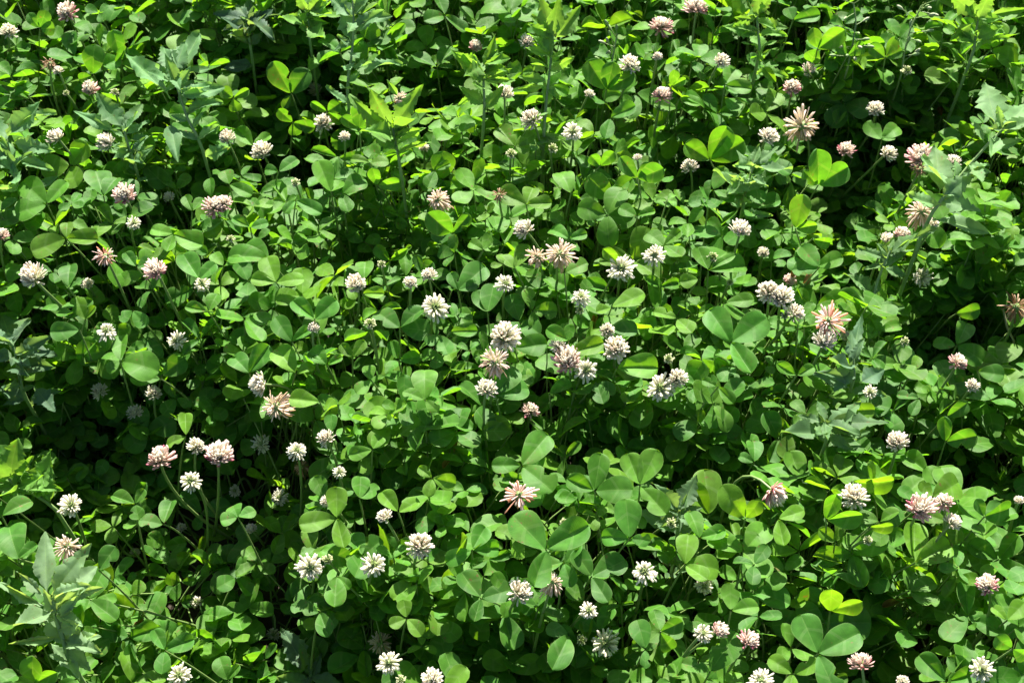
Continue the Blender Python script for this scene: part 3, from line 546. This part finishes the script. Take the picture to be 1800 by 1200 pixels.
for f in FLOWER_REC:
    k = f['kind']; root = link('clover_flower', None); root.location = f['B']; root.empty_display_size = .01
    if f['short']: tag(root, f['short'], 'clover flower', 'clover flowers singled out by their neighbours')
    else:
        dd, an_ = min((math.hypot(g['px'][0]-f['px'][0], g['px'][1]-f['px'][1]), g['short']) for g in FLOWER_REC if g['short'])
        size = 'small ' if f['r'] < 16 else ('large ' if f['r'] >= 23 else '')
        lab = ('shaded ' if f['low'] else '')+size+KIND_WORDS[k][0]+' beside the '+an_
        while len(lab.replace('-', ' ').split()) > 16: lab = lab.split(' ', 1)[1]
        tag(root, lab, 'clover flower', KIND_WORDS[k][1]+': '+lab)
    inv = Matrix.Translation(Vector(-f['B'])); vi = vcount.get(k, 0); vcount[k] = vi+1
    side = nrm(np.cross(f['ax'], [math.cos(vi*2.1), math.sin(vi*2.1), .01]))
    z = f['ax']; y = np.cross(z, side); R = f['R']
    M = Matrix(((side[0]*R, y[0]*R, z[0]*R, f['C'][0]), (side[1]*R, y[1]*R, z[1]*R, f['C'][1]), (side[2]*R, y[2]*R, z[2]*R, f['C'][2]), (0, 0, 0, 1)))
    o = link('florets', HEADS[k][vi % 8], None, root); o.matrix_local = inv @ M; o['kind'] = 'stuff'
    o = link('calyx', CALYX, None, root); o.matrix_local = inv @ M
    V, F = tube(bez(f['B'], f['K'], f['st'], 12)-f['B'], np.linspace(.0014, .00095, 12), 6)
    link('stem', np_mesh('stem', V, F), M_STEM, root)

# ==================================================================== goosefoot weeds
WEED_REC = []
rsw = np.random.default_rng(77)
for W in WEEDS:
    ax_, ay_ = W['at']; A = surf(ax_, ay_, W.get('off', .03), 0. if W.get('shade') else .6); pn = nrm(np.array([0, -math.sin(W.get('tilt', .75)), math.cos(W.get('tilt', .75))]))
    P = [on_plane(x, y, A, pn) for (x, y) in W['stem']]           # top ... bottom
    low = P[-1]; g = np.array([low[0]+rsw.normal(0, .01), low[1]+.02, -.01])
    P = P+[low*.5+g*.5+np.array([0, -.006, 0]), g]
    P = np.array(P[::-1]); root = link('goosefoot_weed', None); root.location = g; root.empty_display_size = .01
    tag(root, W['label'], 'weed', 'goosefoot weeds standing in the clover')
    inv = Matrix.Translation(Vector(-g)); t = np.linspace(0, 1, len(P))
    tt = np.linspace(0, 1, 14); PP = np.stack([np.interp(tt, t, P[:, i]) for i in range(3)], -1)
    V, F = tube(PP-g, np.linspace(.0018, .0010, 14)*W.get('thick', 1), 6); link('stem', np_mesh('stem', V, F), M_WSTEM, root)
    for (bx, by, tx, ty, wr) in W['leaves']:
        ty_ = (1.12 if W.get('col')[2] < .03 else W.get('ltilt', .14))+rsw.normal(0, .2); az = rsw.normal(0, .3)
        n = np.array([math.sin(ty_)*math.sin(az), -math.sin(ty_)*math.cos(az), math.cos(ty_)])
        b = on_plane(bx, by, A, pn); tip = on_plane(tx, ty, b, n); L = np.linalg.norm(tip-b)
        if L > .095: tip = b+(tip-b)*.095/L; L = .095
        o = link('leaf', WEEDLEAF[int(rsw.integers(6))], None, root); o.matrix_local = inv @ frame(b, tip-b, n, (L*wr*1.12, L, L))
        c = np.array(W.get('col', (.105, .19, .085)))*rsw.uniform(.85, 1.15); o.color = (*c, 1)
        wr_dummy = 0
        if not W.get('shade'): PROT.append((b*.45+tip*.55, L*.48, True))
        else: PROT.append((b*.45+tip*.55, L*.4, False))
    for k in range(15):                      # small side leaves up the stem
        q = rsw.uniform(.35, 1.0); b = np.array([np.interp(q, t, P[:, i]) for i in range(3)]); a_ = rsw.uniform(0, 6.28)
        dd = nrm([math.cos(a_), math.sin(a_)*.7, rsw.uniform(.1, .9)]); L = rsw.uniform(.014, .038)
        o = link('leaf', WEEDLEAF[int(rsw.integers(6))], None, root); o.matrix_local = inv @ frame(b, dd, [rsw.normal(0, .4), rsw.normal(-.1, .4), 1.], (L*rsw.uniform(.4, .65), L, L))
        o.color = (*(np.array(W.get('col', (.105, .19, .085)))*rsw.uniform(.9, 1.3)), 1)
    PROT.append((P[-1], .008, not W.get('shade')))
    WEED_REC.append((W['at'], W['short']))

# ==================================================================== the mass of random clover leaves
XR = (-.95, .95); YR = (-.50, 1.02)
NTOP, NLOW, NFLOOR = 7600, 8000, 6500
def rand_leaves(n, low):
    x = RNG.uniform(*XR, n); y = RNG.uniform(*YR, n); h = height(x, y)
    z = h*RNG.uniform(.45, .92, n) if low else h+RNG.normal(-.012, .016, n)
    return np.stack([x, y, z], -1)
J = np.concatenate([rand_leaves(NTOP, False), rand_leaves(NLOW, True), rand_leaves(NFLOOR, True)])
J[-NFLOOR:, 2] = RNG.uniform(.025, .085, NFLOOR)          # low shade leaves near the soil
WALL = []                                                    # extra thick tufts added on the sunny side to shade the hollows
for (cx, cy_, rx, ry, h, tf) in DW:
    if tf == 0: continue
    k = int(70+9000*rx*ry); x = cx+RNG.normal(0, rx*.75, k); y = cy_+ry*RNG.uniform(.75, 1.75, k)
    WALL.append(np.stack([x, y, height(x, y)*RNG.uniform(.35, 1.0, k)], -1))
J = np.concatenate([J]+WALL)
J[:, 2] = np.maximum(J[:, 2], .018)
px_, py_, de_ = project(J)
# keep to the neighbourhood of the view (a margin all round for shade and side steps)
keep = (px_ > -520) & (px_ < 2320) & (py_ < 1560) & (py_ > -330)
PP = np.array([p for p, _, _ in PROT]); PR = np.array([r for _, r, _ in PROT]); PL = np.array([l for _, _, l in PROT])
SIZE = RNG.uniform(.0155, .0265, len(J))*(1+.06*np.clip((J[:, 1]-.1)/.3, 0, 1)); 
def blocked(J, size, direction, sel, k):
    bad = np.zeros(len(J), bool)
    for i in range(0, len(J), 2000):
        d = J[i:i+2000, None, :]-PP[None, sel, :]
        if direction is None:
            v = CAM-PP[sel]; v = v/np.linalg.norm(v, axis=1)[:, None]; a = (d*v[None]).sum(-1); q = d-a[..., None]*v[None]
        else:
            a = d@direction; q = d-a[..., None]*direction
        r = np.linalg.norm(q, axis=-1)
        bad[i:i+2000] = ((a > -.002) & (r < PR[sel][None]*.75+size[i:i+2000, None]*k)).any(1)
    return bad
keep &= ~blocked(J, SIZE, None, np.ones(len(PP), bool), .95)
keep &= ~(blocked(J, SIZE, sd, PL, .6) & (RNG.random(len(J)) < .85))
# thin out the hollows

J = J[keep]; SIZE = SIZE[keep]; N = len(J)
LOW = J[:, 2] < height(J[:, 0], J[:, 1])*.9
SIZE = SIZE*np.where(RNG.random(N) < .25, RNG.uniform(.45, .75, N), 1.)
# orientation: mostly up, tilted at random and a little to the sun
tl = np.abs(RNG.normal(.50, .40, N)); az = RNG.uniform(0, 2*np.pi, N)
NRM = np.stack([np.sin(tl)*np.cos(az), np.sin(tl)*np.sin(az), np.cos(tl)], -1)+.50*sd-np.array([0, .12, 0])
NRM /= np.linalg.norm(NRM, axis=1)[:, None]
spin = RNG.uniform(0, 2*np.pi, N)
A0 = np.stack([np.cos(spin), np.sin(spin), np.zeros(N)], -1); A0 -= (A0*NRM).sum(1)[:, None]*NRM; A0 /= np.linalg.norm(A0, axis=1)[:, None]
B0 = np.cross(NRM, A0)
gi = RNG.integers(0, len(GREENS), N); TINT = np.array(GREENS)[gi]*RNG.uniform(.8, 1.2, N)[:, None]
# leaflets
ANG = np.stack([np.zeros(N), np.radians(RNG.normal(105, 10, N)), -np.radians(RNG.normal(105, 10, N))], 1)
DIR = np.cos(ANG)[..., None]*A0[:, None]+np.sin(ANG)[..., None]*B0[:, None]           # N,3,3
lift = RNG.normal(.12, .22, (N, 3)); DIR = DIR+lift[..., None]*NRM[:, None]; DIR /= np.linalg.norm(DIR, axis=-1)[..., None]
LN = SIZE[:, None]*RNG.uniform(.9, 1.1, (N, 3)); WR = RNG.uniform(.62, .90, N)[:, None]*np.ones((N, 3))
LNRM = NRM[:, None]+RNG.normal(0, .15, (N, 3, 3)); LNRM -= (LNRM*DIR).sum(-1)[..., None]*DIR; LNRM /= np.linalg.norm(LNRM, axis=-1)[..., None]
SIDE = np.cross(DIR, LNRM)
VAR = RNG.integers(0, 16, (N, 3)); VAR[RNG.random((N, 3)) < .7] %= 10
fo = RNG.random(N) < .14; VAR[fo] = RNG.choice([8, 14, 15], (int(fo.sum()), 3))
# unit shapes at low resolution for the bulk
UL, TL = leaf_grid(US_L, TS_L); TEMPL = []
for k in range(16):
    fold = math.radians([4, 10, 16, 22, 28, 8, 14, 20, 34, 12, 6, 18, 12, 20, 50, 64][k]); curl = [.1, -.15, .05, -.25, .2, -.35, .15, -.1, .1, -.45, .3, -.2, -.1, 0., -.2, .15][k]
    bite = {10: [(1, .8, .1, .6)], 12: [(-1, .6, .12, .65), (1, .93, .08, .5)], 13: [(1, .45, .07, .6)]}.get(k)
    TEMPL.append(np.stack(leaflet_local(UL, TL, fold, curl, .06, 100+k, bite), -1).reshape(-1, 3))
TEMPL = np.array(TEMPL); NV = TEMPL.shape[1]; LUV = np.stack([(UL+1)/2, TL], -1).reshape(-1, 2); LF = grid_faces(len(TS_L), len(US_L))
def bulk_vertices(idx):
    q = TEMPL[VAR[idx]]                                                     # n,3,NV,3
    s = LN[idx][..., None]
    return (J[idx][:, None, None]+DIR[idx][:, :, None]*.0008+SIDE[idx][:, :, None]*(q[..., 0:1]*(s*WR[idx][..., None])[..., None])
            + DIR[idx][:, :, None]*(q[..., 1:2]*s[..., None]) + LNRM[idx][:, :, None]*(q[..., 2:3]*s[..., None]))
allidx = np.arange(N)
V_all = bulk_vertices(allidx)                                               # N,3,NV,3
# which random leaves show largest from the camera: those become things of their own
NPICK = max(0, 300-len(HAND))
tp, tf_ = V_all.reshape(-1, 3), (LF[None]+np.arange(N*3)[:, None, None]*NV).reshape(-1, 4)
hv = []; hf = []; o_ = len(tp)
for rec in HAND:
    for (tip, n, wr, var) in rec['lf']:
        d = tip-rec['J']; L = np.linalg.norm(d); Mx = np.array(frame(rec['J'], d, n, (L*wr, L, L)))
        q = TEMPL[var]@Mx[:3, :3].T+Mx[:3, 3]; hv.append(q); hf.append(LF+o_); o_ += NV
bv = BVHTree.FromPolygons(np.concatenate([tp]+hv).tolist(), np.concatenate([tf_]+hf).tolist())
count = np.zeros(N+len(HAND)*4+8, int); nfl = len(LF)
cv = Vector(CAM)
for yy in range(3, 1200, 9):
    for xx in range(3, 1800, 9):
        hit = bv.ray_cast(cv, Vector(ray(xx, yy)))
        if hit[2] is not None:
            li = hit[2]//nfl//3
            if li < N: count[li] += 1
order = np.argsort(-count[:N]); PICK = order[:NPICK]; pickset = set(int(i) for i in PICK)
del bv
rest = np.array([i for i in range(N) if i not in pickset])
# bulk mesh: leaflets + petioles
V = bulk_vertices(rest).reshape(-1, 3); nl = len(rest)*3
F = (LF[None]+np.arange(nl)[:, None, None]*NV).reshape(-1, 4); uv = np.tile(LUV, (nl, 1))
tint = np.repeat(np.concatenate([TINT[rest], np.ones((len(rest), 1))], 1), 3*NV, 0)
o = link('clover_foliage', np_mesh('clover_foliage', V, F, uv, tint), M_LEAF_S)
tag(o, 'dense green clover foliage filling the whole patch', 'clover foliage', None, 'stuff')
PB = np.stack([J[:, 0]+RNG.normal(0, .035, N), J[:, 1]+RNG.normal(.01, .035, N), np.full(N, -.008)], -1)
PK = PB*.35+J*.65; PK[:, 2] = J[:, 2]*.75
ns, sid = 6, 3
t = np.linspace(0, 1, ns)[None, :, None]
cen = (1-t)**2*PB[rest][:, None]+2*t*(1-t)*PK[rest][:, None]+t*t*J[rest][:, None]
an = np.arange(sid)*2*np.pi/sid
ring = np.stack([np.cos(an), np.sin(an), np.zeros(sid)], -1)
V = (cen[:, :, None]+ring[None, None]*np.linspace(.0011, .0006, ns)[None, :, None, None]).reshape(-1, 3)
bf = np.array([(i*sid+k, i*sid+(k+1) % sid, (i+1)*sid+(k+1) % sid, (i+1)*sid+k) for i in range(ns-1) for k in range(sid)])
F = (bf[None]+np.arange(len(rest))[:, None, None]*ns*sid).reshape(-1, 4)
ps = link('leaf_stalks', np_mesh('leaf_stalks', V, F), M_STEM, o); ps['kind'] = 'stuff'

# ==================================================================== name and build the individual leaves
ANCH = [(f['px'], f['short']) for f in FLOWER_REC if f['short']]+WEED_REC
TONE = dict(L='mid-green', Y='yellow-green', D='shaded')
def look(lens, vars_):
    a = []
    m = max(lens); a.append('large' if m > .029 else ('small' if m < .017 else ''))
    if any(v in (10, 12, 13) for v in vars_): a.append('chewed')
    elif any(v in (8, 14, 15) for v in vars_): a.append('folded')
    elif len(vars_) == 1: a.append('single-blade')
    return ' '.join(x for x in a if x)
def label_for(px, tone, lk):
    d, s = min((math.hypot(a[0][0]-px[0], a[0][1]-px[1]), a[1]) for a in ANCH)
    rel = 'beside' if d < 110 else 'beyond'
    lab = ' '.join(f'{lk} {TONE[tone]} clover leaf {rel} the {s}'.split())
    while len(lab.replace('-', ' ').split()) > 16: lab = lab.split(' ', 1)[1]
    return lab, 'clover leaves: '+lab
for rec in HAND:
    rec['label'], rec['group'] = label_for(rec['px'], rec['tone'], look([np.linalg.norm(q[0]-rec['J']) for q in rec['lf']], [q[3] for q in rec['lf']])); add_leaf_object(rec)
for i in PICK:
    i = int(i); x, y, _ = project(J[i]); facing = float(NRM[i]@sd)
    tone = 'D' if LOW[i] else ('L' if facing > .2 else 'Y')
    lab, grp = label_for((float(x), float(y)), tone, look(LN[i], VAR[i]))
    add_leaf_object(dict(J=J[i], lf=[(J[i]+DIR[i, k]*LN[i, k], LNRM[i, k], WR[i, k], int(VAR[i, k])) for k in range(3)],
                         B=PB[i], K=PK[i], tint=TINT[i], label=lab, group=grp))

for (x, y) in [(798,797),(1040,582),(1592,1052),(252,1086),(1655,205),(1425,470)]:
    Jw = surf(x, y, -.012); Bw, Kw = petiole_ctrl(Jw, rsl, .02)
    tips = [Jw+nrm([rsl.normal(), rsl.normal(), -.3])*rsl.uniform(.012, .018) for _ in range(2)]
    d_, s_ = min((math.hypot(a[0][0]-x, a[0][1]-y), a[1]) for a in ANCH)
    add_leaf_object(dict(J=Jw, lf=[(tp_, nrm(rsl.normal(0, .5, 3)+np.array([0, -.3, 1])), .7, 15) for tp_ in tips], B=Bw, K=Kw, tint=np.array([.17, .085, .03]),
                         label='withered brown clover leaf beside the '+s_, group='withered clover leaves'))

# ==================================================================== dry stalks and small seed-pod weeds
for S in STALKS:
    A = surf(*S['px'][0], .02); pn = nrm([0, -.7, .7]); P = [on_plane(x, y, A, pn) for (x, y) in S['px']]
    g = np.array([P[-1][0], P[-1][1]+.02, -.008]); P = np.array(P+[P[-1]*.4+g*.6, g])
    t = np.linspace(0, 1, len(P)); tt = np.linspace(0, 1, 20); Q = np.stack([np.interp(tt, t, P[:, i]) for i in range(3)], -1)
    root = link(S['name'], None); root.location = g; root.empty_display_size = .01; tag(root, S['label'], S['cat'])
    V, F = tube(Q-g, np.linspace(.0008, .0012, 20), 5); link('stem', np_mesh('stem', V, F), S['mat'], root)
    for k in range(S.get('pods', 0)):
        s = rsw.uniform(0, .5); c = np.array([np.interp(s, t, P[:, i]) for i in range(3)]); dd = nrm([rsw.normal(0, 1), rsw.normal(-.2, .6), rsw.uniform(.2, 1)])
        e = c+dd*rsw.uniform(.008, .016); V, F = tube([c-g, e-g], [.0004, .0004], 4); pd = link('pod_stalk', np_mesh('pod_stalk', V, F), S['mat'], root)
        V, F = tube([e-g-dd*.001, e-g+dd*.002, e-g+dd*.005, e-g+dd*.0065], [.0004, .0016, .0013, .0003], 6)
        link('seed_pod', np_mesh('seed_pod', V, F), M_WSTEM if k % 3 else M_POD, pd)
print('hand leaves', len(HAND), 'random', N, 'picked', len(PICK), 'min count', int(count[order[max(0, NPICK-1)]]), 'flowers', len(FLOWER_REC))
